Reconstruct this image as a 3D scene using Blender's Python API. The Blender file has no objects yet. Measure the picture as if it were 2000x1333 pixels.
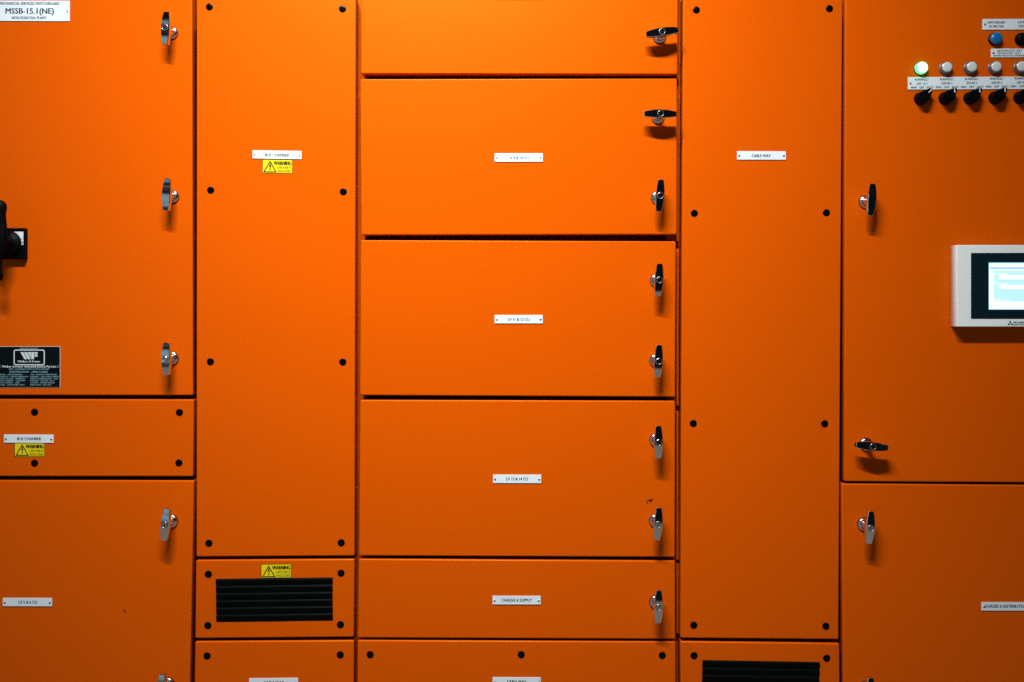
import bpy, bmesh, math, random
from mathutils import Vector, Matrix
random.seed(4)
SC = bpy.context.scene
COL = SC.collection
S = 0.00116            # metres per photo pixel on the plane of the door fronts
D = 1.80               # camera distance from that plane
CX, CY = 1000.0, 620.0 # where the lens axis meets the doors

def P(px, py, d=0.0):
    """point at depth d in front of the doors whose place on the photo is px,py"""
    k = (D - d) / D
    x = (CX + (px - CX) * k - 1000) * S
    z = (666.5 - (CY + (py - CY) * k)) * S
    return Vector((x, -d, z))

# ------------------------------------------------------------ camera, world, lamp
cam_d = bpy.data.cameras.new('camera')
cam = bpy.data.objects.new('camera', cam_d); COL.objects.link(cam)
cam.location = (0, -D, (666.5 - CY) * S)
cam.rotation_euler = (math.pi / 2, 0, 0)
cam_d.sensor_width = 36.0
cam_d.lens = 36.0 * D / (2000 * S)
cam_d.shift_y = -(666.5 - CY) / 2000
cam_d.clip_start = 0.05; cam_d.clip_end = 60
SC.camera = cam

SC.view_settings.view_transform = 'Standard'
SC.view_settings.look = 'None'
SC.view_settings.exposure = 0.0
SC.view_settings.gamma = 1.0
SC.view_settings.use_curve_mapping = False
SC.cycles.use_denoising = False
SC.cycles.max_bounces = 6
SC.cycles.diffuse_bounces = 1

def new_mat(name):
    m = bpy.data.materials.new(name); m.use_nodes = True
    return m, m.node_tree.nodes, m.node_tree.links, m.node_tree.nodes['Principled BSDF']

w = bpy.data.worlds.new('World'); SC.world = w; w.use_nodes = True
def build_world():
    N, L = w.node_tree.nodes, w.node_tree.links
    bg = N['Background']
    tc = N.new('ShaderNodeTexCoord'); sp = N.new('ShaderNodeSeparateXYZ')
    L.new(tc.outputs['Generated'], sp.inputs[0])
    def mth(op, a, b=None, clamp=False):
        n = N.new('ShaderNodeMath'); n.operation = op; n.use_clamp = clamp
        for i, v in enumerate((a, b)):
            if v is None: continue
            if isinstance(v, (int, float)): n.inputs[i].default_value = v
            else: L.new(v, n.inputs[i])
        return n.outputs[0]
    def ramp(v, a, b, lo=0.0, hi=1.0):
        n = N.new('ShaderNodeMapRange'); n.clamp = True
        L.new(v, n.inputs[0])
        for i, q in enumerate((a, b, lo, hi)): n.inputs[i + 1].default_value = q
        return n.outputs[0]
    x, y, z = sp.outputs
    floor = ramp(z, -0.20, -0.23)
    az = mth('ARCTAN2', x, mth('MULTIPLY', y, -1.0))
    left = mth('MULTIPLY', ramp(az, -0.22, -0.26), ramp(az, -1.5, -1.3))
    wall = mth('MULTIPLY', mth('MULTIPLY', left, ramp(z, 0.48, 0.42)), ramp(z, -0.20, -0.18))
    nz = N.new('ShaderNodeTexNoise'); nz.inputs['Scale'].default_value = 9.0; nz.inputs['Detail'].default_value = 2
    L.new(tc.outputs['Generated'], nz.inputs['Vector'])
    wall = mth('MULTIPLY', wall, ramp(nz.outputs[0], 0.46, 0.50))
    m1 = N.new('ShaderNodeMix'); m1.data_type = 'RGBA'
    m1.inputs[6].default_value = (0.003, 0.005, 0.007, 1); m1.inputs[7].default_value = (0.17, 0.155, 0.13, 1)
    L.new(floor, m1.inputs[0])
    m2 = N.new('ShaderNodeMix'); m2.data_type = 'RGBA'
    L.new(wall, m2.inputs[0]); L.new(m1.outputs[2], m2.inputs[6]); m2.inputs[7].default_value = (0.20, 0.30, 0.36, 1)
    L.new(m2.outputs[2], bg.inputs[0]); bg.inputs[1].default_value = 1.0
build_world()

# one ceiling tube just in front of and above the switchboard
ld = bpy.data.lights.new('ceiling_tube', 'AREA'); ld.shape = 'RECTANGLE'
ld.size = 1.20; ld.size_y = 0.07; ld.energy = 34; ld.color = (1.0, 0.97, 0.93)
lamp = bpy.data.objects.new('ceiling_tube', ld); COL.objects.link(lamp)
lamp.location = (-0.35, -1.40, 2.12)
ld.spread = 1.52
lamp.rotation_euler = (Vector((-0.14, 0, 0.0)) - Vector(lamp.location)).to_track_quat('-Z', 'Y').to_euler()

# ------------------------------------------------------------ materials
def paint(name, blobs=()):
    m, N, L, b = new_mat(name)
    tc = N.new('ShaderNodeTexCoord'); 
    n1 = N.new('ShaderNodeTexNoise'); n1.inputs['Scale'].default_value = 480; n1.inputs['Detail'].default_value = 3
    n2 = N.new('ShaderNodeTexNoise'); n2.inputs['Scale'].default_value = 5; n2.inputs['Detail'].default_value = 2
    geo = N.new('ShaderNodeNewGeometry')
    for n in (n1, n2): L.new(geo.outputs['Position'], n.inputs['Vector'])
    mx = N.new('ShaderNodeMix'); mx.data_type = 'RGBA'
    mx.inputs[6].default_value = (0.56, 0.071, 0.0006, 1); mx.inputs[7].default_value = (0.81, 0.118, 0.0012, 1)
    mr = N.new('ShaderNodeMapRange'); mr.inputs[1].default_value = 0.3; mr.inputs[2].default_value = 0.7
    L.new(n1.outputs[0], mr.inputs[0]); L.new(mr.outputs[0], mx.inputs[0])
    col = mx.outputs[2]
    for (px, py, rx, ry, sc, th) in blobs:
        c = P(px, py)
        mp = N.new('ShaderNodeMapping'); mp.vector_type = 'POINT'
        mp.inputs['Location'].default_value = (-c.x / (rx * S), 0, -c.z / (ry * S))
        mp.inputs['Scale'].default_value = (1 / (rx * S), 0, 1 / (ry * S))
        L.new(geo.outputs['Position'], mp.inputs['Vector'])
        ln = N.new('ShaderNodeVectorMath'); ln.operation = 'LENGTH'; L.new(mp.outputs[0], ln.inputs[0])
        nn = N.new('ShaderNodeTexNoise'); nn.inputs['Scale'].default_value = sc; L.new(geo.outputs['Position'], nn.inputs['Vector'])
        ad = N.new('ShaderNodeMath'); ad.operation = 'ADD'; L.new(ln.outputs['Value'], ad.inputs[0]); L.new(nn.outputs[0], ad.inputs[1])
        r2 = N.new('ShaderNodeMapRange'); r2.inputs[1].default_value = th; r2.inputs[2].default_value = th - 0.22
        L.new(ad.outputs[0], r2.inputs[0])
        m3 = N.new('ShaderNodeMix'); m3.data_type = 'RGBA'
        L.new(r2.outputs[0], m3.inputs[0]); L.new(col, m3.inputs[6]); m3.inputs[7].default_value = (0.03, 0.012, 0.004, 1)
        col = m3.outputs[2]
    L.new(col, b.inputs['Base Color'])
    b.inputs['Roughness'].default_value = 0.37
    b.inputs['Specular IOR Level'].default_value = 0.5
    b.inputs['Specular Tint'].default_value = (1.0, 0.48, 0.0, 1)
    b.inputs['Coat Weight'].default_value = 0.05; b.inputs['Coat Roughness'].default_value = 0.12
    bp = N.new('ShaderNodeBump'); bp.inputs['Strength'].default_value = 0.16; bp.inputs['Distance'].default_value = 0.0008
    L.new(n1.outputs[0], bp.inputs['Height'])
    b2 = N.new('ShaderNodeBump'); b2.inputs['Strength'].default_value = 0.10; b2.inputs['Distance'].default_value = 0.01
    L.new(n2.outputs[0], b2.inputs['Height']); L.new(bp.outputs[0], b2.inputs['Normal'])
    L.new(b2.outputs[0], b.inputs['Normal'])
    return m

def plain(name, rgb, rough=0.5, metal=0.0, spec=0.5, emit=None, es=0.0, var=0.0, scale=300, bump=0.0):
    m, N, L, b = new_mat(name)
    b.inputs['Base Color'].default_value = (*rgb, 1)
    b.inputs['Roughness'].default_value = rough
    b.inputs['Metallic'].default_value = metal
    b.inputs['Specular IOR Level'].default_value = spec
    geo = N.new('ShaderNodeNewGeometry')
    n1 = N.new('ShaderNodeTexNoise'); n1.inputs['Scale'].default_value = scale; n1.inputs['Detail'].default_value = 4
    L.new(geo.outputs['Position'], n1.inputs['Vector'])
    if var:
        mx = N.new('ShaderNodeMix'); mx.data_type = 'RGBA'
        mx.inputs[6].default_value = (*[c * (1 - var) for c in rgb], 1)
        mx.inputs[7].default_value = (*[min(1, c * (1 + var)) for c in rgb], 1)
        L.new(n1.outputs[0], mx.inputs[0]); L.new(mx.outputs[2], b.inputs['Base Color'])
    if bump:
        bp = N.new('ShaderNodeBump'); bp.inputs['Strength'].default_value = bump; bp.inputs['Distance'].default_value = 0.0006
        L.new(n1.outputs[0], bp.inputs['Height']); L.new(bp.outputs[0], b.inputs['Normal'])
    if emit:
        b.inputs['Emission Color'].default_value = (*emit, 1); b.inputs['Emission Strength'].default_value = es
    return m

M = dict(
    orange=paint('orange_powder_coat'),
    orange_mark=paint('orange_powder_coat_with_black_mark', [(1270, 978.5, 3.5, 3.2, 700, 1.45), (1273.5, 976.5, 2.3, 2.3, 500, 1.45), (1264, 981.5, 1.4, 4.2, 600, 1.4), (1267.5, 977, 4.0, 1.5, 650, 1.35)]),
    orange_scuff=paint('orange_powder_coat_with_scuff', [(243, 1193, 2.6, 2.6, 700, 1.35), (245, 1197, 2.0, 1.8, 600, 1.3)]),
    chrome=plain('chrome', (0.80, 0.83, 0.86), 0.07, 1.0, var=0.05, scale=900, bump=0.05),
    chromesoft=plain('satin_chrome', (0.80, 0.85, 0.90), 0.17, 1.0),
    lockring=plain('brushed_ring', (0.42, 0.45, 0.47), 0.30, 1.0),
    lockm=plain('lock_zinc', (0.66, 0.66, 0.64), 0.10, 1.0, var=0.15, scale=700, bump=0.1),
    steel=plain('worn_zinc', (0.55, 0.56, 0.56), 0.28, 1.0, var=0.2, scale=500, bump=0.1),
    black=plain('black_plastic', (0.0015, 0.002, 0.0024), 0.5, spec=0.07, bump=0.15),
    rubber=plain('black_rubber', (0.004, 0.004, 0.004), 0.7, spec=0.2),
    screwm=plain('black_oxide_screw', (0.0012, 0.002, 0.003), 0.22, spec=0.10),
    white=plain('white_traffolyte', (0.73, 0.85, 0.94), 0.45, var=0.03, scale=200, spec=0.4),
    whitebody=plain('white_abs', (0.86, 0.96, 1.0), 0.5, var=0.03, scale=900, bump=0.15),
    ink=plain('dark_engraving', (0.006, 0.028, 0.042), 0.7, spec=0.1),
    plateblack=plain('black_anodised_plate', (0.002, 0.004, 0.006), 0.4, spec=0.15),
    silver=plain('silver_print', (0.62, 0.74, 0.80), 0.5),
    silverdim=plain('fine_silver_print', (0.22, 0.42, 0.50), 0.5),
    yellow=plain('yellow_vinyl', (0.80, 0.66, 0.004), 0.4, var=0.03, spec=0.3),
    blackprint=plain('black_print', (0.006, 0.006, 0.006), 0.5, spec=0.3),
    thinprint=plain('thin_print', (0.18, 0.15, 0.01), 0.5, spec=0.3),
    whitemark=plain('white_mark', (0.8, 0.86, 0.9), 0.5),
    lens=plain('clear_lens_unlit', (0.62, 0.68, 0.72), 0.25, spec=0.6, var=0.06, scale=1200),
    lensbase=plain('metal_bezel', (0.20, 0.19, 0.20), 0.35, 0.6),
    lensblue=plain('blue_lens', (0.004, 0.16, 0.42), 0.22, spec=0.7),
    lensgreen=plain('green_lens_lit', (0.2, 0.9, 0.5), 0.3, emit=(0.60, 1.0, 0.78), es=5.5),
    lensgreen2=plain('green_lens_rim', (0.0, 0.5, 0.2), 0.3, emit=(0.04, 0.80, 0.10), es=4.5),
    screenglass=plain('dark_screen_glass', (0.004, 0.016, 0.022), 0.35, spec=0.15),
    s_white=plain('display_white', (0.1, 0.1, 0.1), 0.4, emit=(0.97, 1.0, 1.0), es=1.15),
    s_cyan=plain('display_cyan', (0.1, 0.1, 0.1), 0.4, emit=(0.50, 0.90, 1.0), es=1.0),
    s_blue=plain('display_blue', (0.05, 0.1, 0.1), 0.4, emit=(0.12, 0.66, 0.95), es=1.0),
    s_lav=plain('display_lavender', (0.05, 0.1, 0.1), 0.4, emit=(0.62, 0.80, 1.0), es=1.0),
    body_black=plain('black_cabinet_body', (0.003, 0.003, 0.003), 0.8, spec=0.1),
)

# ------------------------------------------------------------ helpers
def mk(name, bm, mats, parent=None, loc=(0, 0, 0)):
    me = bpy.data.meshes.new(name)
    bm.normal_update(); bm.to_mesh(me); bm.free()
    for m in (mats if isinstance(mats, (list, tuple)) else [mats]): me.materials.append(m)
    o = bpy.data.objects.new(name, me); COL.objects.link(o)
    o.location = loc
    if parent: o.parent = parent
    return o

def link_copy(src, parent, loc=None, name=None, roty=None):
    """copy an object and its children"""
    c = src.copy(); COL.objects.link(c); c.parent = parent
    if loc is not None: c.location = loc
    if roty is not None: c.rotation_euler = (0, roty, 0)
    for k in [q for q in bpy.data.objects if q.parent is src]:
        link_copy(k, c)
    return c

def thing(name, label, cat, loc, group=None):
    o = bpy.data.objects.new(name, None); COL.objects.link(o); o.location = loc
    o.empty_display_size = 0.05
    o['label'] = label; o['category'] = cat
    if group: o['group'] = group
    return o

def rel(parent, p):   # world point -> parent space (parents carry no rotation here)
    q = Vector(p)
    while parent is not None:
        q = q - parent.location; parent = parent.parent
    return q

def add_box(bm, c, s, mi=0, bev=0.0):
    g = bmesh.ops.create_cube(bm, size=1.0)
    bmesh.ops.scale(bm, vec=s, verts=g['verts']); bmesh.ops.translate(bm, vec=c, verts=g['verts'])
    fs = {f for v in g['verts'] for f in v.link_faces}
    if bev:
        es = list({e for v in g['verts'] for e in v.link_edges})
        r = bmesh.ops.bevel(bm, geom=es, offset=bev, segments=2, affect='EDGES', profile=0.5)
        fs = set(r['faces']) | {f for f in fs if f.is_valid}
    for f in fs: f.material_index = mi

def lathe(bm, prof, c=(0, 0, 0), seg=32, mi=0, smooth=True):
    """prof: (radius, out) pairs; axis along -Y"""
    rings = []
    for r, o in prof:
        rings.append([bm.verts.new((c[0] + r * math.cos(2 * math.pi * i / seg), c[1] - o, c[2] + r * math.sin(2 * math.pi * i / seg))) for i in range(seg)])
    for a, b in zip(rings[:-1], rings[1:]):
        for i in range(seg):
            f = bm.faces.new((a[i], a[(i + 1) % seg], b[(i + 1) % seg], b[i])); f.smooth = smooth; f.material_index = mi
    f = bm.faces.new(rings[-1]); f.material_index = mi
    return rings

def rounded_outline(quad, inset, r, seg=4):
    """quad: 4 (x,z) corners in order; offset inwards and round the corners"""
    n = 4; lines = []
    cx = sum(q[0] for q in quad) / 4; cz = sum(q[1] for q in quad) / 4
    for i in range(n):
        a = Vector(quad[i]); b = Vector(quad[(i + 1) % n]); d = (b - a).normalized()
        nn = Vector((-d.y, d.x))
        if nn.dot(Vector((cx, cz)) - a) < 0: nn = -nn
        lines.append((a + nn * inset, d, nn))
    pts = []
    for i in range(n):
        a0, d0, n0 = lines[(i - 1) % n]; a1, d1, n1 = lines[i]
        det = d0.x * d1.y - d0.y * d1.x
        t = ((a1 - a0).x * d1.y - (a1 - a0).y * d1.x) / det
        c = a0 + d0 * t
        rr = max(r - inset, 0.0004)
        ctr = c + (n0 + n1) * rr
        for k in range(seg + 1):
            a = (math.pi / 2) * k / seg
            pts.append(ctr - n0 * rr * math.cos(a) - n1 * rr * math.sin(a))
    return pts

def slab(bm, quad, y_front, y_back, r_corner=0.003, r_edge=0.003, mi=0, seg=4):
    prof = [(0.0, y_back), (0.0, y_front + r_edge)]
    for k in range(1, seg + 1):
        a = math.pi / 2 * k / seg
        prof.append((r_edge * (1 - math.cos(a)), y_front + r_edge * (1 - math.sin(a))))
    prof.append((r_edge + 0.0006, y_front))
    rings = []
    for ins, y in prof:
        rings.append([bm.verts.new((p.x, y, p.y)) for p in rounded_outline(quad, ins, r_corner)])
    n = len(rings[0])
    for a, b in zip(rings[:-1], rings[1:]):
        for i in range(n):
            f = bm.faces.new((a[i], a[(i + 1) % n], b[(i + 1) % n], b[i])); f.smooth = True; f.material_index = mi
    f = bm.faces.new(rings[-1]); f.material_index = mi
    f = bm.faces.new(list(reversed(rings[0]))); f.material_index = mi
    bmesh.ops.recalc_face_normals(bm, faces=bm.faces)

# ---- lettering
_fc = {}
def glyphs(s, bold):
    key = (s, bold)
    if key not in _fc:
        cu = bpy.data.curves.new('t', 'FONT'); cu.body = s; cu.resolution_u = 2
        cu.offset = 0.0
        o = bpy.data.objects.new('t', cu)
        me = bpy.data.meshes.new_from_object(o)
        vs = [(v.co.x, v.co.y) for v in me.vertices]; fs = [tuple(p.vertices) for p in me.polygons]
        bpy.data.meshes.remove(me); bpy.data.objects.remove(o); bpy.data.curves.remove(cu)
        _fc[key] = (vs, fs)
    return _fc[key]

CAP = 0.729
def text_into(bm, s, x0, x1, yb, cap, depth, org, mi=0, bold=False, slope=0.0):
    """letters from px x0 to x1, baseline at px yb, capital height cap px"""
    vs, fs = glyphs(s, bold)
    if not vs: return
    a = min(v[0] for v in vs); b = max(v[0] for v in vs)
    # engraved strokes are thicker than the face: a few passes, each a hair above the last
    w_ = cap * (0.06 if bold else 0.04)
    passes = (-w_, 0, w_)
    for ip, dx in enumerate(passes):
        out = []
        for vx, vy in vs:
            px = x0 + (vx - a) / (b - a) * (x1 - x0) + dx
            py = yb - vy / CAP * cap + slope * (px - x0)
            out.append(bm.verts.new(P(px, py, depth + ip * 0.00003) - org))
        for f in fs:
            try:
                q = bm.faces.new([out[i] for i in f]); q.material_index = mi
                q.normal_update()
                if q.normal.y > 0: q.normal_flip()
            except ValueError: pass

def poly(bm, pts, depth, org, mi=0):
    f = bm.faces.new([bm.verts.new(P(x, y, depth) - org) for x, y in pts]); f.material_index = mi
    f.normal_update()
    if f.normal.y > 0: f.normal_flip()

def stroke(bm, pts, wd, depth, org, mi=0, closed=False):
    """one mitred ribbon along the points"""
    n = len(pts); L_, R_ = [], []
    for i in range(n):
        p = Vector(pts[i])
        dirs = []
        if i > 0 or closed: dirs.append((p - Vector(pts[i - 1])).normalized())
        if i < n - 1 or closed: dirs.append((Vector(pts[(i + 1) % n]) - p).normalized())
        nn = sum((Vector((-d.y, d.x)) for d in dirs), Vector((0, 0))).normalized()
        k = wd / 2 / max(0.35, nn.dot(Vector((-dirs[0].y, dirs[0].x))))
        L_.append(p + nn * k); R_.append(p - nn * k)
    for i in range(n if closed else n - 1):
        j = (i + 1) % n
        poly(bm, [L_[i], L_[j], R_[j], R_[i]], depth, org, mi)

# ------------------------------------------------------------ prototypes (first use moves them, later uses copy them)
def proto_screw():
    bm = bmesh.new()
    R = 0.0083
    lathe(bm, [(R, 0), (R, 0.0003), (R * 0.97, 0.0006), (R * 0.86, 0.0010), (R * 0.66, 0.0014), (R * 0.42, 0.0016), (R * 0.33, 0.0016)], seg=28)
    # hexagonal socket sunk in the head
    rin = R * 0.30
    rings = []
    for r, o in ((rin, 0.00168), (rin * 0.95, 0.0006)):
        rings.append([bm.verts.new((r * math.cos(math.pi / 3 * i), -o, r * math.sin(math.pi / 3 * i))) for i in range(6)])
    for i in range(6):
        bm.faces.new((rings[0][(i + 1) % 6], rings[0][i], rings[1][i], rings[1][(i + 1) % 6]))
    bm.faces.new(rings[1])
    bmesh.ops.recalc_face_normals(bm, faces=bm.faces)
    return mk('screw', bm, M['screwm'])

def proto_handle(lock=True):
    bm = bmesh.new()
    L2, T, SO = 0.0350, 0.0115, 0.036
    n = 26
    def hw(u): return 0.0062 + 0.0034 * (1 - abs(u) ** 2.0)
    def yf(u): return -SO + 0.0030 * u * u
    ch = 0.0011
    def sect(u):
        w_, y_, = hw(u), yf(u)
        return [(-w_ + 0.001, y_ + T), (-w_, y_ + T - 0.001), (-w_, y_ + ch), (-w_ + ch, y_), (w_ - ch, y_), (w_, y_ + ch), (w_, y_ + T - 0.001), (w_ - 0.001, y_ + T)]
    us = [-1 + 2 * i / n for i in range(n + 1)]
    secs = [sect(u) for u in us]
    m = 8
    for j in range(m):
        jn = (j + 1) % m
        prev = None
        for u, s in zip(us, secs):
            a = bm.verts.new((s[j][0], s[j][1], u * L2)); b = bm.verts.new((s[jn][0], s[jn][1], u * L2))
            if prev:
                f = bm.faces.new((prev[0], prev[1], b, a)); f.smooth = True
            prev = (a, b)
    for u, s, e in ((-1, secs[0], -1), (1, secs[-1], 1)):   # slightly bevelled ends
        r0 = [bm.verts.new((x, y, u * L2)) for x, y in s]
        mx_ = 0.0; my = sum(y for _, y in s) / m
        r1 = [bm.verts.new((x * 0.86, my + (y - my) * 0.90, u * L2 + e * 0.0009)) for x, y in s]
        for i in range(m):
            bm.faces.new((r0[i], r0[(i + 1) % m], r1[(i + 1) % m], r1[i]))
        bm.faces.new(r1)
    bmesh.ops.recalc_face_normals(bm, faces=bm.faces)
    # stem from the escutcheon to the grip
    st = lathe(bm, [(0.0090, 0.0050), (0.0072, 0.0090), (0.0066, 0.0160), (0.0074, 0.0250)], seg=24)
    h = mk('latch_handle', bm, M['chrome'])
    bm = bmesh.new()
    lathe(bm, [(0.0152, 0), (0.0152, 0.0014), (0.0146, 0.0016)], seg=36, mi=1)
    lathe(bm, [(0.0143, 0.0014), (0.0143, 0.0034), (0.0136, 0.0044), (0.0112, 0.0062), (0.0092, 0.0064)], seg=36, mi=0)
    bmesh.ops.recalc_face_normals(bm, faces=bm.faces)
    e = mk('escutcheon', bm, [M['chromesoft'], M['rubber']], h)
    if lock:
        bm = bmesh.new()
        c = (0, -SO, 0)
        lathe(bm, [(0.0074, -0.001), (0.0074, 0.0003), (0.0071, 0.0009), (0.0066, 0.0011), (0.0061, 0.0009), (0.0059, 0.00005)], c, 32, 2, True)
        lathe(bm, [(0.0056, 0.0), (0.0056, 0.0009), (0.0053, 0.0011)], c, 28, 0, False)
        for sx in ((0, 0, 0.0012, 0.0062), (0.0006, 0.0009, 0.0016, 0.0022)):
            add_box(bm, (sx[0], -SO - 0.0011, sx[1]), (sx[2], 0.0002, sx[3]), 1)
        mk('lock_cylinder', bm, [M['lockm'], M['rubber'], M['lockring']], h)
    return h

PROTO = {}
def place(kind, parent, px, py, roty=0.0):
    loc = rel(parent, P(px, py))
    if kind not in PROTO:
        o = {'screw': proto_screw, 'lock': lambda: proto_handle(True), 'plainh': lambda: proto_handle(False)}[kind]()
        PROTO[kind] = o
        o.parent = parent; o.location = loc; o.rotation_euler = (0, roty, 0)
        return o
    src = PROTO[kind]
    c = link_copy(src, parent, loc, roty=roty)
    return c
def screws(parent, pts):
    for x, y in pts: place('screw', parent, x, y, random.uniform(0, 1))

# ------------------------------------------------------------ doors and covers
DEPTH = 0.030
def panel(name, label, cat, quad, group, mat='orange', leafname='door_leaf', off=0.0):
    """quad: px corners TL, TR, BR, BL of the front"""
    c = Vector((sum(q[0] for q in quad) / 4, max(q[1] for q in quad)))
    base = P(c.x, c.y); base.y = DEPTH
    t = thing(name, label, cat, base, group)
    bm = bmesh.new()
    q = [(P(x, y).x - base.x, P(x, y).z - base.z) for x, y in quad]
    slab(bm, q, off - base.y, -0.0005, 0.0034, 0.0024)
    mk(leafname, bm, M[mat], t)
    return t

def nameplate(parent, x0, y0, x1, y1, lines, rivets=None, rot=0.0, name='nameplate', th=0.0016):
    """lines: (text, x0, x1, baseline, cap)"""
    c = P((x0 + x1) / 2, (y0 + y1) / 2)
    org = Vector((c.x, 0, c.z))
    bm = bmesh.new()
    sx, sz = (x1 - x0) * S, (y1 - y0) * S
    add_box(bm, (0, -th / 2 - 0.0002, 0), (sx, th - 0.0004, sz), 0)
    # black backing layer paints in the shadow beneath the plate edge
    add_box(bm, (0, -0.0003, 0), (sx * 0.998, 0.0006, sz * 0.99), 1)
    pl = mk(name, bm, [M['white'], M['blackprint']], parent, rel(parent, org))
    pl.rotation_euler = (0, math.radians(rot), 0)
    if lines:
        bm = bmesh.new()
        for ln in lines:
            s, a, b, yb, cap = ln[:5]
            text_into(bm, s, a, b, yb, cap, th + 0.00012, org)
        mk('lettering', bm, M['ink'], pl)
    if rivets is None: rivets = [(x0 + 4, (y0 + y1) / 2 + 0.6), (x1 - 4, (y0 + y1) / 2 + 0.6)]
    for i, (rx, ry) in enumerate(rivets):
        bm = bmesh.new()
        lathe(bm, [(0.0025, 0), (0.0025, 0.0003), (0.0021, 0.0010), (0.0012, 0.0014), (0.0009, 0.0008)], seg=16)
        bmesh.ops.recalc_face_normals(bm, faces=bm.faces)
        mk('rivet', bm, M['steel'], pl, P(rx, ry, 0) - org + Vector((0, -th, 0)))
    return pl

def std_plate(parent, x0, y0, text, tw, rot=0.0, w_=95.0, h=16.5):
    cx = x0 + w_ / 2
    return nameplate(parent, x0, y0, x0 + w_, y0 + h, [(text, cx - tw / 2, cx + tw / 2, y0 + h / 2 + 3.3, 6.0)], rot=rot)

def warning(parent, x0, y0, rot=0.0):
    W, H = 59.5, 27.5
    c = P(x0 + W / 2, y0 + H / 2); org = Vector((c.x, 0, c.z)); x1, y1 = x0 + W, y0 + H
    bm = bmesh.new()
    add_box(bm, (0, -0.0002, 0), (W * S, 0.0004, H * S), 1)
    d = 0.00052
    b = 1.0
    poly(bm, [(x0 + b, y0 + b), (x1 - b, y0 + b), (x1 - b, y1 - b), (x0 + b, y1 - b)], d, org, 0)
    st = mk('warning_sticker', bm, [M['yellow'], M['blackprint']], parent, rel(parent, org))
    st.rotation_euler = (0, math.radians(rot), 0)
    bm = bmesh.new(); d2 = d + 0.00012
    stroke(bm, [(x0 + 15.2, y0 + 4.6), (x0 + 27.0, y0 + 24.6), (x0 + 3.4, y0 + 24.6)], 1.9, d2, org, 0, True)
    poly(bm, [(x0 + 15.3, y0 + 7.6), (x0 + 17.0, y0 + 7.6), (x0 + 15.8, y0 + 12.2), (x0 + 17.6, y0 + 12.2), (x0 + 15.9, y0 + 19.5), (x0 + 14.8, y0 + 19.5), (x0 + 15.4, y0 + 14.6), (x0 + 13.0, y0 + 14.6)], d2, org, 0)
    poly(bm, [(x0 + 13.9, y0 + 18.8), (x0 + 16.9, y0 + 18.8), (x0 + 15.1, y0 + 22.8)], d2 + 0.00005, org, 0)
    text_into(bm, 'WARNING', x0 + 22.5, x0 + 57.0, y0 + 10.8, 7.6, d2, org, 0, True)
    text_into(bm, 'LIVE PARTS', x0 + 29.5, x0 + 57.0, y0 + 18.2, 5.0, d2, org, 1)
    text_into(bm, 'ENCLOSED', x0 + 30.5, x0 + 57.0, y0 + 25.2, 5.0, d2, org, 1)
    mk('lettering', bm, [M['blackprint'], M['thinprint']], st)
    return st

# sag of the leaves: each outline is given by its own four corners
G_D = 'hinged doors of the orange switchboard'; G_C = 'bolted covers of the orange switchboard'

# column one (left)
A = panel('cabinet_door', 'tall orange door at the left edge with white MSSB-15.1(NE) plate and rotary isolator', 'cabinet door',
          [(-242, -12), (374.8, -12), (376.8, 772.5), (-242, 772.0)], G_D)
for px, py, r, k in ((335.5, 65, 2.6, 'lock'), (337.3, 384.4, 3.0, 'plainh'), (336.3, 700, 0.0, 'lock')):
    place(k, A, px, py, math.radians(r))
nameplate(A, -22, 2, 137, 42, [
    ('MECHANICAL SERVICES SWITCHBOARD', -2, 116, 9.8, 5.4),
    ('MSSB-15.1(NE)', 11, 105, 27.2, 11.4),
    ('NON ESSENTIAL PLANT', 23, 91, 37.6, 5.2)], rivets=[(-17, 22.5), (132, 22.5)], rot=0.2)

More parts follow.
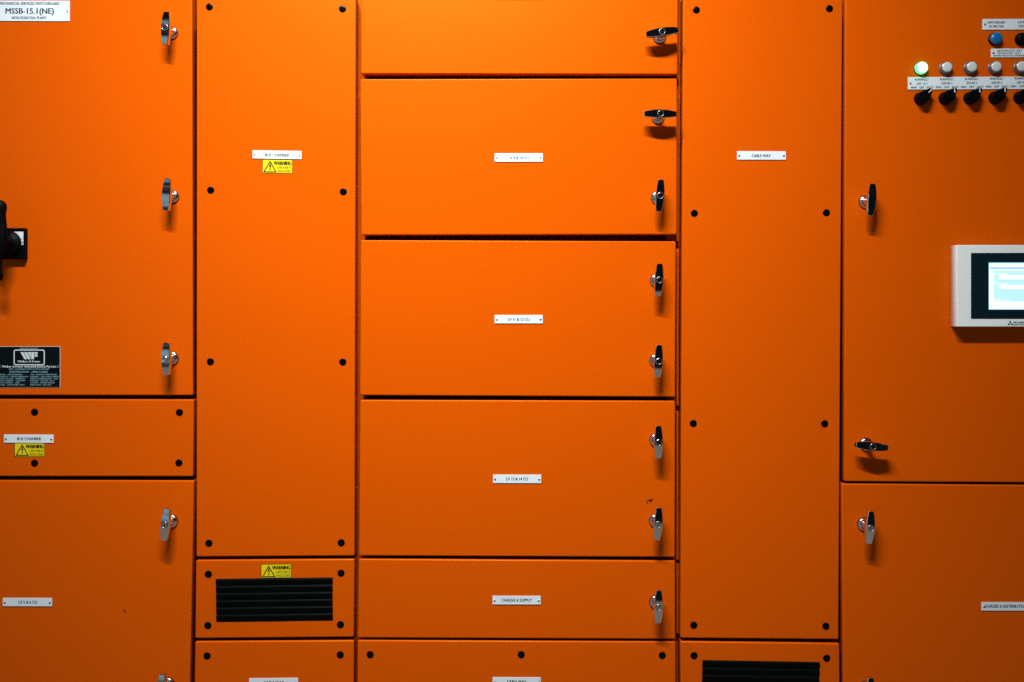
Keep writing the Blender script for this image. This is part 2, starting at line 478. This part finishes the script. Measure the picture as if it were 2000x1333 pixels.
def maker_plate(parent):
    x0, y0, x1, y1 = -5, 677, 118, 757
    c = P((x0 + x1) / 2, (y0 + y1) / 2); org = Vector((c.x, 0, c.z))
    bm = bmesh.new()
    add_box(bm, (0, -0.0005, 0), ((x1 - x0) * S, 0.0010, (y1 - y0) * S), 1)
    add_box(bm, (0, -0.00115, 0), ((x1 - x0 - 1.2) * S, 0.0003, (y1 - y0 - 1.2) * S), 0)
    pl = mk('rating_plate', bm, [M['plateblack'], M['silver']], parent, rel(parent, org))
    bm = bmesh.new(); d = 0.00142
    fr = []
    for cxx, cyy, a0 in ((83.0, 687.5, -90), (83.0, 709.5, 0), (31.0, 709.5, 90), (31.0, 687.5, 180)):
        for k in range(5):
            a = math.radians(a0 + k * 22.5); fr.append((cxx + 3.4 * math.cos(a), cyy + 3.4 * math.sin(a)))
    stroke(bm, fr, 2.1, d, org, 0, True)
    y_t, y_b = 688.2, 702.0
    poly(bm, [(40, y_t), (45.6, y_t), (53, y_b), (47.6, y_b)], d, org)
    poly(bm, [(47, y_t), (52.6, y_t), (59.7, y_b), (54.2, y_b)], d, org)
    poly(bm, [(53.8, y_t), (60, y_t), (60, y_b - 2)], d, org)
    poly(bm, [(61, y_t), (66.6, y_t), (66.6, y_b), (61, y_b)], d, org)
    poly(bm, [(67.6, y_t), (73.4, y_t), (73.4, 692.0), (67.6, 692.0)], d, org)
    poly(bm, [(67.6, 693), (73.4, 693), (73.4, 697), (67.6, 697)], d, org)
    text_into(bm, 'Walker & Frazer', 34.5, 79, 708.2, 4.0, d, org, 0, True)
    text_into(bm, 'Walker & Frazer Industrial (QLD) Pty Ltd.', 4, 109.5, 718.2, 4.0, d, org, 0, True)
    for cc in (-0.4, 113.4):
        stroke(bm, [(cc + 2.0 * math.cos(math.radians(a)), 716.2 + 2.0 * math.sin(math.radians(a))) for a in range(40, 330, 24)], 0.8, d, org, 1)
    text_into(bm, 'MANUFACTURED BY', 40, 74, 682.0, 2.6, d, org, 1)
    text_into(bm, 'UNIT-1 65 BUSINESS STREET YATALA QLD 4207', 17.2, 96, 722.6, 2.7, d, org, 1)
    text_into(bm, 'IDENTIFICATION  - MSSB-15.1(NE)', 18.5, 92.5, 728.3, 3.5, d, org, 1)
    L1 = [('SERVICE  - NON-ESSENTIAL', 44), ('DESIGN TO  - AS/NZS 3000/61439.1', 55), ('RATED VOLTAGE  - 230/400VAC', 49.5), ('RATED CURRENT  - 1250 AMPS', 49), ('FAULT CURRENT  - 25kA', 38), ('ACCESS  - AUTHORISED ONLY', 48)]
    L2 = [('TYPE  - INDOOR FLOOR MOUNT', 111.5), ('ASSEMBLY  - ENCLOSED CUBICLE', 115), ('FORM OF SEGREGATION  - 4a/2b', 113), ('IP RATING  - IP42 EXT. / IK10', 105), ('COLOUR  - RAL2000 ORANGE', 107), ('BUILD DATE  - JULY 2025', 100)]
    for i in range(6):
        yb = 733.2 + i * 4.0
        text_into(bm, L1[i][0], -3.2, L1[i][1], yb, 2.6, d, org, 1)
        text_into(bm, L2[i][0], 59.2, L2[i][1], yb, 2.6, d, org, 1)
    mk('lettering', bm, [M['silver'], M['silverdim']], pl)
maker_plate(A)

def isolator(parent):
    base = P(24.5, 477)
    bm = bmesh.new()
    add_box(bm, (0, -0.0065, 0), (60 * S, 0.013, 60 * S), 0, 0.0012)
    iso = mk('rotary_isolator', bm, M['black'], parent, rel(parent, base))
    # white escutcheon label with ON and I
    bm = bmesh.new(); d = 0.01312
    poly(bm, [(-9, 453), (45.6, 453), (45.6, 478.5), (-9, 478.5)], d, base, 0)
    text_into(bm, 'ON', 39.6, 43.8, 468, 2.1, d + 0.0001, base, 1, True)
    text_into(bm, 'I', 43.0, 44.0, 476.5, 5.0, d + 0.0001, base, 1, True)
    mk('dial_label', bm, [M['white'], M['blackprint']], iso)
    bm = bmesh.new()
    lathe(bm, [(0.0285, 0.013), (0.0285, 0.0185), (0.0270, 0.0200), (0.018, 0.0204), (0.0165, 0.034), (0.0150, 0.040)], seg=48)
    bmesh.ops.recalc_face_normals(bm, faces=bm.faces)
    mk('dial', bm, M['black'], iso)
    # long pistol lever: stations (z, half width, half depth, standoff)
    bm = bmesh.new()
    st = [(0.0925, 0.004, 0.004), (0.0900, 0.0095, 0.008), (0.085, 0.0135, 0.011), (0.077, 0.0155, 0.012), (0.068, 0.0140, 0.011), (0.058, 0.0135, 0.010),
          (0.030, 0.0165, 0.010), (0.010, 0.0185, 0.011), (-0.012, 0.0170, 0.011), (-0.028, 0.0090, 0.009), (-0.045, 0.0055, 0.007), (-0.062, 0.0058, 0.007), (-0.070, 0.0085, 0.008), (-0.078, 0.0088, 0.008), (-0.084, 0.0055, 0.005), (-0.086, 0.002, 0.002)]
    seg = 20; rings = []
    for z, hw_, hd in st:
        rings.append([bm.verts.new((hw_ * math.cos(2 * math.pi * i / seg), -0.047 + hd * math.sin(2 * math.pi * i / seg), z)) for i in range(seg)])
    for a, b in zip(rings[:-1], rings[1:]):
        for i in range(seg):
            f = bm.faces.new((a[i], a[(i + 1) % seg], b[(i + 1) % seg], b[i])); f.smooth = True
    bm.faces.new(rings[0]); bm.faces.new(rings[-1])
    bmesh.ops.recalc_face_normals(bm, faces=bm.faces)
    lv = mk('lever', bm, M['black'], iso)
    lv.rotation_euler = (0, math.radians(0.5), 0)
isolator(A)

B = panel('cover_panel', 'low orange bolted cover between the two left doors with BUS CHAMBER plate and warning sticker', 'cover panel',
          [(-242, 780.0), (377.8, 781.0), (377.0, 931.0), (-242, 930.5)], G_C, leafname='cover_sheet')
screws(B, [(67.5, 805.5), (350.5, 806), (67.5, 905), (349.5, 904.5), (-215, 805), (-215, 904)])
std_plate(B, 8.7, 849, 'BUS CHAMBER', 47, rot=0.2, w_=96.5, h=16)
warning(B, 28, 865.2, 0.2)

C_ = panel('cabinet_door', 'orange door low at the left edge carrying the LV 5 & 6 CU nameplate', 'cabinet door',
           [(-242, 938.5), (378.0, 939.5), (369.5, 1420), (-242, 1420)], G_D, 'orange_scuff')
place('lock', C_, 335, 1018, math.radians(6.5) * -1 * -1)
place('lock', C_, 328.5, 1336.5, 0)
std_plate(C_, 6.3, 1168, 'LV 5 & 6 CU', 36, rot=0.1, w_=96, h=16)

# column two
E = panel('cover_panel', 'tall narrow orange cover with BUS CHAMBER plate and warning sticker, eight black screws', 'cover panel',
          [(384.2, -11), (694.8, -10), (692.6, 1086.0), (383.4, 1087.8)], G_C, leafname='cover_sheet')
screws(E, [(409, 14), (669, 18), (411.5, 372), (670.5, 375), (411, 707), (669.5, 707.5), (408, 1061.5), (666.5, 1060.5)])
std_plate(E, 493.7, 294.8, 'BUS CHAMBER', 47, rot=0.9, w_=95.5, h=16)
warning(E, 512.2, 311.8, 0.8)

def vent(parent, x0, y0, x1, y1, skew):
    """black moulded louvre insert with overlapping slats"""
    c = P((x0 + x1) / 2, (y0 + y1) / 2); org = Vector((c.x, 0, c.z))
    bm = bmesh.new()
    W = (x1 - x0) * S; H = (y1 - y0) * S
    add_box(bm, (0, -0.0003, 0), (W, 0.0006, H), 0)
    n = 6; p = H / n
    for i in range(n):
        zt = H / 2 - i * p
        pr = [(0.0007, zt - 0.0002), (0.0026, zt - p * 0.16), (0.0032, zt - p * 0.26), (0.0030, zt - p * 0.36), (0.0018, zt - p * 0.7), (0.0007, zt - p * 0.985)]
        prev = None
        for o_, z in pr:
            row = [bm.verts.new((xx, -o_ - random.uniform(0, 0.00035), z)) for xx in [(-W / 2 + W * t / 14) + (0.001 * math.sin(i + t) if t == 14 else 0) for t in range(15)]]
            if prev:
                for t in range(14):
                    f = bm.faces.new((prev[t], prev[t + 1], row[t + 1], row[t])); f.smooth = True
            prev = row
        for sx in (-W / 2, W / 2):
            bm.faces.new([bm.verts.new((sx, -o_, z)) for o_, z in pr])
    bmesh.ops.recalc_face_normals(bm, faces=bm.faces)
    g = mk('louvre_grille', bm, M['vent'], parent, rel(parent, org))
    g.rotation_euler = (0, math.radians(skew), 0)
M['vent'] = plain('black_vent_plastic', (0.0015, 0.0025, 0.003), 0.45, spec=0.05, var=0.5, scale=60, bump=0.6)

F = panel('vent_panel', 'orange vent panel with warning sticker above black louvres, low in the second column', 'vent panel',
          [(382.6, 1094.8), (692.0, 1092.8), (691.0, 1244.6), (381.2, 1247.2)], 'louvred panels of the orange switchboard', leafname='cover_sheet')
screws(F, [(407, 1122), (666, 1120), (406, 1222), (665, 1220.5)])
vent(F, 422.6, 1129.5, 649.8, 1213.5, -0.75)
warning(F, 509.6, 1102, -0.7)
Gq = panel('cover_panel', 'orange CABLE WAY cover directly under the louvred panel with warning sticker', 'cover panel',
           [(380.8, 1253.8), (691.0, 1251.8), (690.0, 1420), (379.0, 1420)], G_C, leafname='cover_sheet')
screws(Gq, [(404.5, 1281.5), (664.5, 1279.5), (404.5, 1392), (664.5, 1392)])
std_plate(Gq, 487, 1324.5, 'CABLE WAY', 39, rot=-0.6, w_=95.5, h=16.5)

# column three
H1 = panel('cabinet_door', 'topmost wide orange door of the middle column with its handle tilted up to the right', 'cabinet door',
           [(704, -160), (1325.6, -160), (1323.2, 145.2), (705.2, 144.2)], G_D)
place('lock', H1, 1287.7, 73, math.radians(90 - 7.6))
place('lock', H1, 1289, -78, math.radians(90))
nameplate(H1, 968, -17.4, 1062, -0.6, [], rivets=[(972, -9), (1058, -9)])
H2 = panel('cabinet_door', 'wide orange door with LV 9 & 10 CU nameplate', 'cabinet door',
           [(703.8, 154.8), (1322.4, 153.6), (1321.8, 458.2), (705.6, 459.4)], G_D)
place('lock', H2, 1284.5, 230, math.radians(90.8)); place('lock', H2, 1284, 387, math.radians(4.3))
std_plate(H2, 966, 300, 'LV 9 & 10 CU', 38.5, rot=0.0, w_=94)
H3 = panel('cabinet_door', 'wide orange door with LV 11 & 12 CU nameplate', 'cabinet door',
           [(704.8, 469.4), (1320.2, 471.8), (1318.8, 775.6), (703.0, 772.4)], G_D)
place('lock', H3, 1282, 548.5, math.radians(3.5)); place('lock', H3, 1281, 704.6, math.radians(3.0))
std_plate(H3, 966, 615.5, 'LV 11 & 12 CU', 42, rot=0.0, w_=94)
H4 = panel('cabinet_door', 'wide orange door with LV 13 & 14 CU nameplate and a small smudge', 'cabinet door',
           [(703.4, 781.8), (1318.8, 783.6), (1318.2, 1088.6), (701.0, 1085.8)], G_D, 'orange_mark')
place('lock', H4, 1281, 859.7, math.radians(0.4)); place('lock', H4, 1280.5, 1017, math.radians(3.5))
std_plate(H4, 963, 927.2, 'LV 13 & 14 CU', 42, rot=0.1, w_=94)
H5 = panel('cabinet_door', 'low wide orange door with a single handle and CHASSIS 6 SUPPLY nameplate', 'cabinet door',
           [(700.8, 1092.6), (1318.4, 1096.2), (1319.2, 1248.8), (698.8, 1246.0)], G_D)
place('lock', H5, 1281, 1175.8, math.radians(1.5))
std_plate(H5, 962, 1164, 'CHASSIS 6 SUPPLY', 59.5, rot=0.1, w_=94)
H6 = panel('cover_panel', 'wide orange cover at the bottom with three black screws in a row', 'cover panel',
           [(698.8, 1251.4), (1319.4, 1254.2), (1320.0, 1420), (697.5, 1420)], G_C, leafname='cover_sheet')
screws(H6, [(723, 1279), (1018, 1279), (1293.5, 1280.5), (723, 1394), (1018, 1394), (1293.5, 1394)])
std_plate(H6, 962, 1323, 'CABLE WAY', 37, rot=0.3, w_=94)

# column four
J1 = panel('cover_panel', 'tall narrow orange cover with CABLE WAY plate and eight black screws', 'cover panel',
           [(1334.6, -6), (1645.6, -6), (1638.0, 1249.2), (1328.9, 1246.6)], G_C, leafname='cover_sheet')
screws(J1, [(1360, 20), (1620, 17.5), (1356, 417), (1614, 416), (1354, 827.5), (1610.5, 828), (1355, 1221.5), (1613, 1223.5)])
std_plate(J1, 1439.3, 296, 'CABLE WAY', 37, rot=0.2, w_=95)
J2 = panel('vent_panel', 'orange vent panel with black louvres and no sticker, at the bottom edge of the photo', 'vent panel',
           [(1329.6, 1253.8), (1639.8, 1257.6), (1640.6, 1420), (1330.2, 1420)], 'louvred panels of the orange switchboard', leafname='cover_sheet')
screws(J2, [(1355.5, 1281), (1614.5, 1286), (1356, 1394), (1615, 1394)])
vent(J2, 1371, 1291.5, 1599, 1376, 1.0)

# column five
K1 = panel('cabinet_door', 'orange door at the right with touchscreen, indicator lamps and rotary switches', 'cabinet door',
           [(1651.4, -150), (2290, -150), (2290, 944.5), (1649.2, 940.6)], G_D)
place('plainh', K1, 1690, 395, math.radians(4.5))
place('lock', K1, 1691, 868, math.radians(90 + 6))
K2 = panel('cabinet_door', 'orange door low at the right edge with CHASSIS 6 DISTRIBUTION nameplate', 'cabinet door',
           [(1644.8, 945.4), (2290, 950.5), (2290, 1420), (1648.0, 1420)], G_D)
place('lock', K2, 1687, 1023.7, math.radians(4.0)); place('lock', K2, 1688.5, 1343.5, 0)
nameplate(K2, 1916.3, 1176.3, 2014, 1192.6, [('CHASSIS 6 DISTRIBUTION', 1924, 2006, 1187.4, 6.2)], rivets=[(1921, 1184.8), (2010, 1184.8)], rot=0.1)

def lamp_unit(parent, fx, fy, lens_mat, rim_mat, name='indicator_lamp', base_mat='lensbase'):
    dd = 0.0125
    p = P(fx, fy, dd); p.y = 0
    bm = bmesh.new()
    lathe(bm, [(0.0148, 0), (0.0148, 0.0022), (0.0140, 0.0034), (0.0134, 0.0036)], seg=40)
    bmesh.ops.recalc_face_normals(bm, faces=bm.faces)
    o = mk(name, bm, M[base_mat], parent, rel(parent, p))
    bm = bmesh.new()
    lathe(bm, [(0.0133, 0.0030), (0.0131, 0.0085), (0.0126, 0.0098), (0.0114, 0.0107)], seg=40, mi=1)
    lathe(bm, [(0.0114, 0.0107), (0.0104, 0.0119), (0.0080, 0.0125), (0.0040, 0.0127)], seg=40, mi=0)
    bmesh.ops.recalc_face_normals(bm, faces=bm.faces)
    mk('lens' if lens_mat != 'black' else 'button', bm, [M[lens_mat], M[rim_mat]], o)
    return o
lamp_unit(K1, 1802.5, 131.5, 'lensgreen', 'lensgreen2')['label'] = 'lit green indicator lamp'
for fx, fy in ((1851.3, 131), (1899.8, 130.5), (1947.6, 130), (1997.5, 129.5), (2046, 129)):
    lamp_unit(K1, fx, fy, 'lens', 'lensbase')
lamp_unit(K1, 1949, 73.5, 'lensblue', 'lensblue', base_mat='black')['label'] = 'blue indicator lamp'
lamp_unit(K1, 2001, 74, 'black', 'black', 'push_button', 'black')

nameplate(K1, 1918.3, 37.8, 2050, 58.6, [
    ('SWITCHBOARD', 1929, 1963.5, 46.2, 4.5), ('IN FIRE TRIP', 1932.5, 1960.5, 54.0, 4.4),
    ('LAMP', 1988, 2003, 45.8, 4.5), ('TEST', 1989, 2002, 53.6, 4.4)], rivets=[(1922.8, 48.5), (2045, 48.5)], rot=-0.2)
nameplate(K1, 1934.8, 95.8, 2052, 112.6, [
    ('GREEN INDICATION - RUN', 1947.3, 1994, 100.8, 3.4), ('RED INDICATION - FAULT', 1948.5, 1993, 105.6, 3.4),
    ('ORANGE INDICATION - RUN/FAULT', 1940.5, 2003, 110.4, 3.4)], rivets=[(1939.2, 104.3), (2047, 104.3)], rot=-0.2)
LN = []
names = ['LSF-15.1', 'KEF-RF.1', 'KEF-RF.2', 'KEF-RF.3', 'GEF-RF.1', 'GEF-RF.2']
for i, nm in enumerate(names):
    c = 1800.8 + i * 48.7
    dy = -0.35 * i
    LN += [('RUN/FAULT', c - 13.2, c + 13.2, 157.4 + dy, 4.6), (nm, c - 10, c + 10, 165.2 + dy, 4.6),
           ('MAN', c - 21.5, c - 11, 172.8 + dy, 4.4), ('OFF', c - 5, c + 4.2, 172.8 + dy, 4.4), ('AUTO', c + 9.6, c + 22.6, 172.6 + dy, 4.4)]
nameplate(K1, 1772.6, 150.6, 2080, 175.0, LN, rivets=[(1777.6, 163), (2075, 162)], rot=-0.25)

def knob(parent, bx, by, ang, markrot):
    """round rotary selector with a teardrop grip pointing along ang"""
    p = P(bx, by); bm = bmesh.new()
    lathe(bm, [(0.0150, 0), (0.0150, 0.002), (0.0142, 0.003), (0.0140, 0.0065), (0.0132, 0.0075)], seg=40)
    bmesh.ops.recalc_face_normals(bm, faces=bm.faces)
    o = mk('rotary_switch', bm, M['black'], parent, rel(parent, p))
    bm = bmesh.new()
    # teardrop outline along +x
    r = 0.0138; tip = 0.0245; pts = []
    for k in range(17):
        a = math.radians(62 + (360 - 124) * k / 16); pts.append((r * math.cos(a), r * math.sin(a)))
    pts += [(tip - 0.0015, -0.0042), (tip, -0.0028), (tip, 0.0028), (tip - 0.0015, 0.0042)]
    rings = []
    for sc, y in ((1.0, 0.0070), (1.0, 0.0170), (0.93, 0.0187)):
        rings.append([bm.verts.new((x * sc, -y, z * sc)) for x, z in pts])
    n = len(pts)
    for a, b in zip(rings[:-1], rings[1:]):
        for i in range(n): bm.faces.new((a[i], a[(i + 1) % n], b[(i + 1) % n], b[i]))
    bm.faces.new(rings[-1]); bm.faces.new(list(reversed(rings[0])))
    bmesh.ops.recalc_face_normals(bm, faces=bm.faces)
    gp = mk('pointer_grip', bm, M['black'], o); gp.rotation_euler = (0, -math.radians(ang), 0)
    bm = bmesh.new()
    add_box(bm, (0.0, 0, 0), (0.0095, 0.0003, 0.0021), 0)
    mx_ = mk('pointer_mark', bm, M['whitemark'], o)
    a = math.radians(ang); q = 0.0175
    mx_.location = (q * math.cos(a), -0.01895, q * math.sin(a)); mx_.rotation_euler = (0, -math.radians(markrot), 0)
    return o
knob(K1, 1797.5, 193.5, 45, 45)
for bx, by in ((1845.5, 193), (1894, 192.5), (1942.8, 192), (1991.5, 191.5), (2040, 191)):
    knob(K1, bx, by, 48, 90 + 6)

def touchscreen(parent):
    dp = 0.026
    p = P(1855, 559.5); base = Vector((p.x, 0, p.z))
    bm = bmesh.new()
    f = lambda x, y: ((P(x, y, dp).x - base.x), (P(x, y, dp).z - base.z))
    X0, X1, Y0, Y1 = 1869.2, 2122, 479.0, 638.5
    q = [f(X0, Y0), f(X1, Y0), f(X1, Y1), f(X0, Y1)]
    slab(bm, q, -dp, -0.0002, 0.0012, 0.0010)
    ts = mk('touchscreen_panel', bm, M['whitebody'], parent, rel(parent, base))
    bm = bmesh.new(); d = dp + 0.0004
    poly(bm, [(1896.4, 494.6), (2095, 494.0), (2095, 623.2), (1896.4, 623.2)], d, base)
    mk('screen_border', bm, M['screenglass'], ts)
    bm = bmesh.new(); d = dp + 0.0007
    R = lambda a, b, c, e, dd, mi: poly(bm, [(a, b), (c, b), (c, e), (a, e)], dd, base, mi)
    R(1931, 513, 2060, 605.2, d, 2)
    R(1931.8, 514.6, 2059.2, 604.4, d + .0001, 0)
    R(1932.6, 521.6, 2059, 523.4, d + .0002, 3); R(1932.6, 523.4, 2059, 525.8, d + .0002, 2)
    R(1941.2, 528.6, 2052, 589.6, d + .0002, 1)
    R(1952.2, 538.0, 2044, 546.6, d + .0003, 0); R(1952.2, 546.6, 2044, 547.6, d + .0003, 2)
    R(1952.2, 557.0, 2044, 565.8, d + .0003, 0); R(1952.2, 565.8, 2044, 566.8, d + .0003, 2)
    text_into(bm, 'Security Authentication', 1935, 1992, 521.2, 3.4, d + .0004, base, 0, True)
    text_into(bm, 'User name', 1944, 1968, 536.6, 3.6, d + .0004, base, 0, True)
    text_into(bm, 'Password', 1944, 1966, 555.6, 3.6, d + .0004, base, 0, True)
    text_into(bm, 'ID: ####', 1942, 1954, 585, 2.2, d + .0004, base, 0, True)
    text_into(bm, 'Serial No. 0000-00', 1942, 1975, 589, 2.4, d + .0004, base, 0, True)
    # two small tool buttons
    stroke(bm, [(1934.6, 602.4), (1944.4, 602.4), (1944.4, 594.2)], 0.6, d + .0004, base, 2)
    stroke(bm, [(1936.4, 600), (1937, 595.5), (1938.6, 595.2)], 0.7, d + .0004, base, 3)
    stroke(bm, [(1941 + 1.8 * math.cos(a), 597.5 + 2.2 * math.sin(a)) for a in [k * math.pi / 4 for k in range(8)]], 0.6, d + .0004, base, 3, True)
    for k in range(3): stroke(bm, [(1949.5 + k * 3, 594.6), (1949.5 + k * 3, 599.8 - k * .6)], 1.0, d + .0004, base, 3)
    stroke(bm, [(1949, 594.6), (1957.5, 594.6)], 0.8, d + .0004, base, 3)
    mk('display', bm, [M['s_white'], M['s_cyan'], M['s_blue'], M['s_lav']], ts)
    bm = bmesh.new(); d = dp + 0.0003
    def rhomb(cx, cy, a):
        l, w2 = 3.1, 1.75
        a = math.radians(a); u = Vector((math.cos(a), math.sin(a))); v = Vector((-u.y, u.x)); c = Vector((cx, cy))
        poly(bm, [c, c + u * l + v * w2, c + u * 2 * l, c + u * l - v * w2], d, base)
    for a in (-90, 30, 150): rhomb(1973.2, 632.2, a)
    text_into(bm, 'MITSUBISHI', 1979.6, 2006, 631.6, 3.2, d, base, 0, True)
    text_into(bm, 'ELECTRIC', 1979.6, 2000.5, 635.8, 3.2, d, base, 0, False)
    mk('maker_emblem', bm, M['ink'], ts)
touchscreen(K1)

# ------------------------------------------------------------ cabinet frame behind the doors
fr = thing('switchboard_frame', 'orange steel cabinet frame seen as dark strips in the gaps between all doors', 'cabinet frame', (0, 0.30, P(0, 1430).z))
def frame_part(name, px0, py0, px1, py1, yf, yb, mat, r=0.001):
    a = P(px0, py0); b = P(px1, py1)
    bm = bmesh.new(); o = fr.location
    q = [(a.x - o.x, a.z - o.z), (b.x - o.x, a.z - o.z), (b.x - o.x, b.z - o.z), (a.x - o.x, b.z - o.z)]
    slab(bm, q, yf - o.y, yb - o.y, r, r)
    return mk(name, bm, M[mat], fr)
frame_part('body', -250, -170, 2298, 1430, 0.110, 0.60, 'body_black')  # plain black block behind the uprights, rails and gaps
for a, b, y in ((-250, -225, 0.05), (366, 398, 0.085), (682, 712, 0.036), (1308, 1342, 0.036), (1630, 1662, 0.060), (2275, 2298, 0.05)):
    frame_part('upright', a, -170, b, 1430, y, 0.1090, 'orange')
for x0, x1, ys in ((-224, 365, (776, 935)), (399, 681, (1090, 1250)), (713, 1307, (150, 464, 779, 1091, 1250)), (1343, 1629, (1251,)), (1663, 2274, (943,))):
    for y in ys:
        frame_part('rail', x0, y - 9, x1, y + 9, 0.075, 0.1090, 'orange')
# folded lips on the upright between the middle doors and the tall cover
for y0, y1 in ((-150, 150), (172, 470), (485, 795), (806, 1100), (1108, 1245)):
    frame_part('hinge_lip', 1325.2, y0, 1329.6, y1, 0.0230, 0.0359, 'orange', 0.0008)
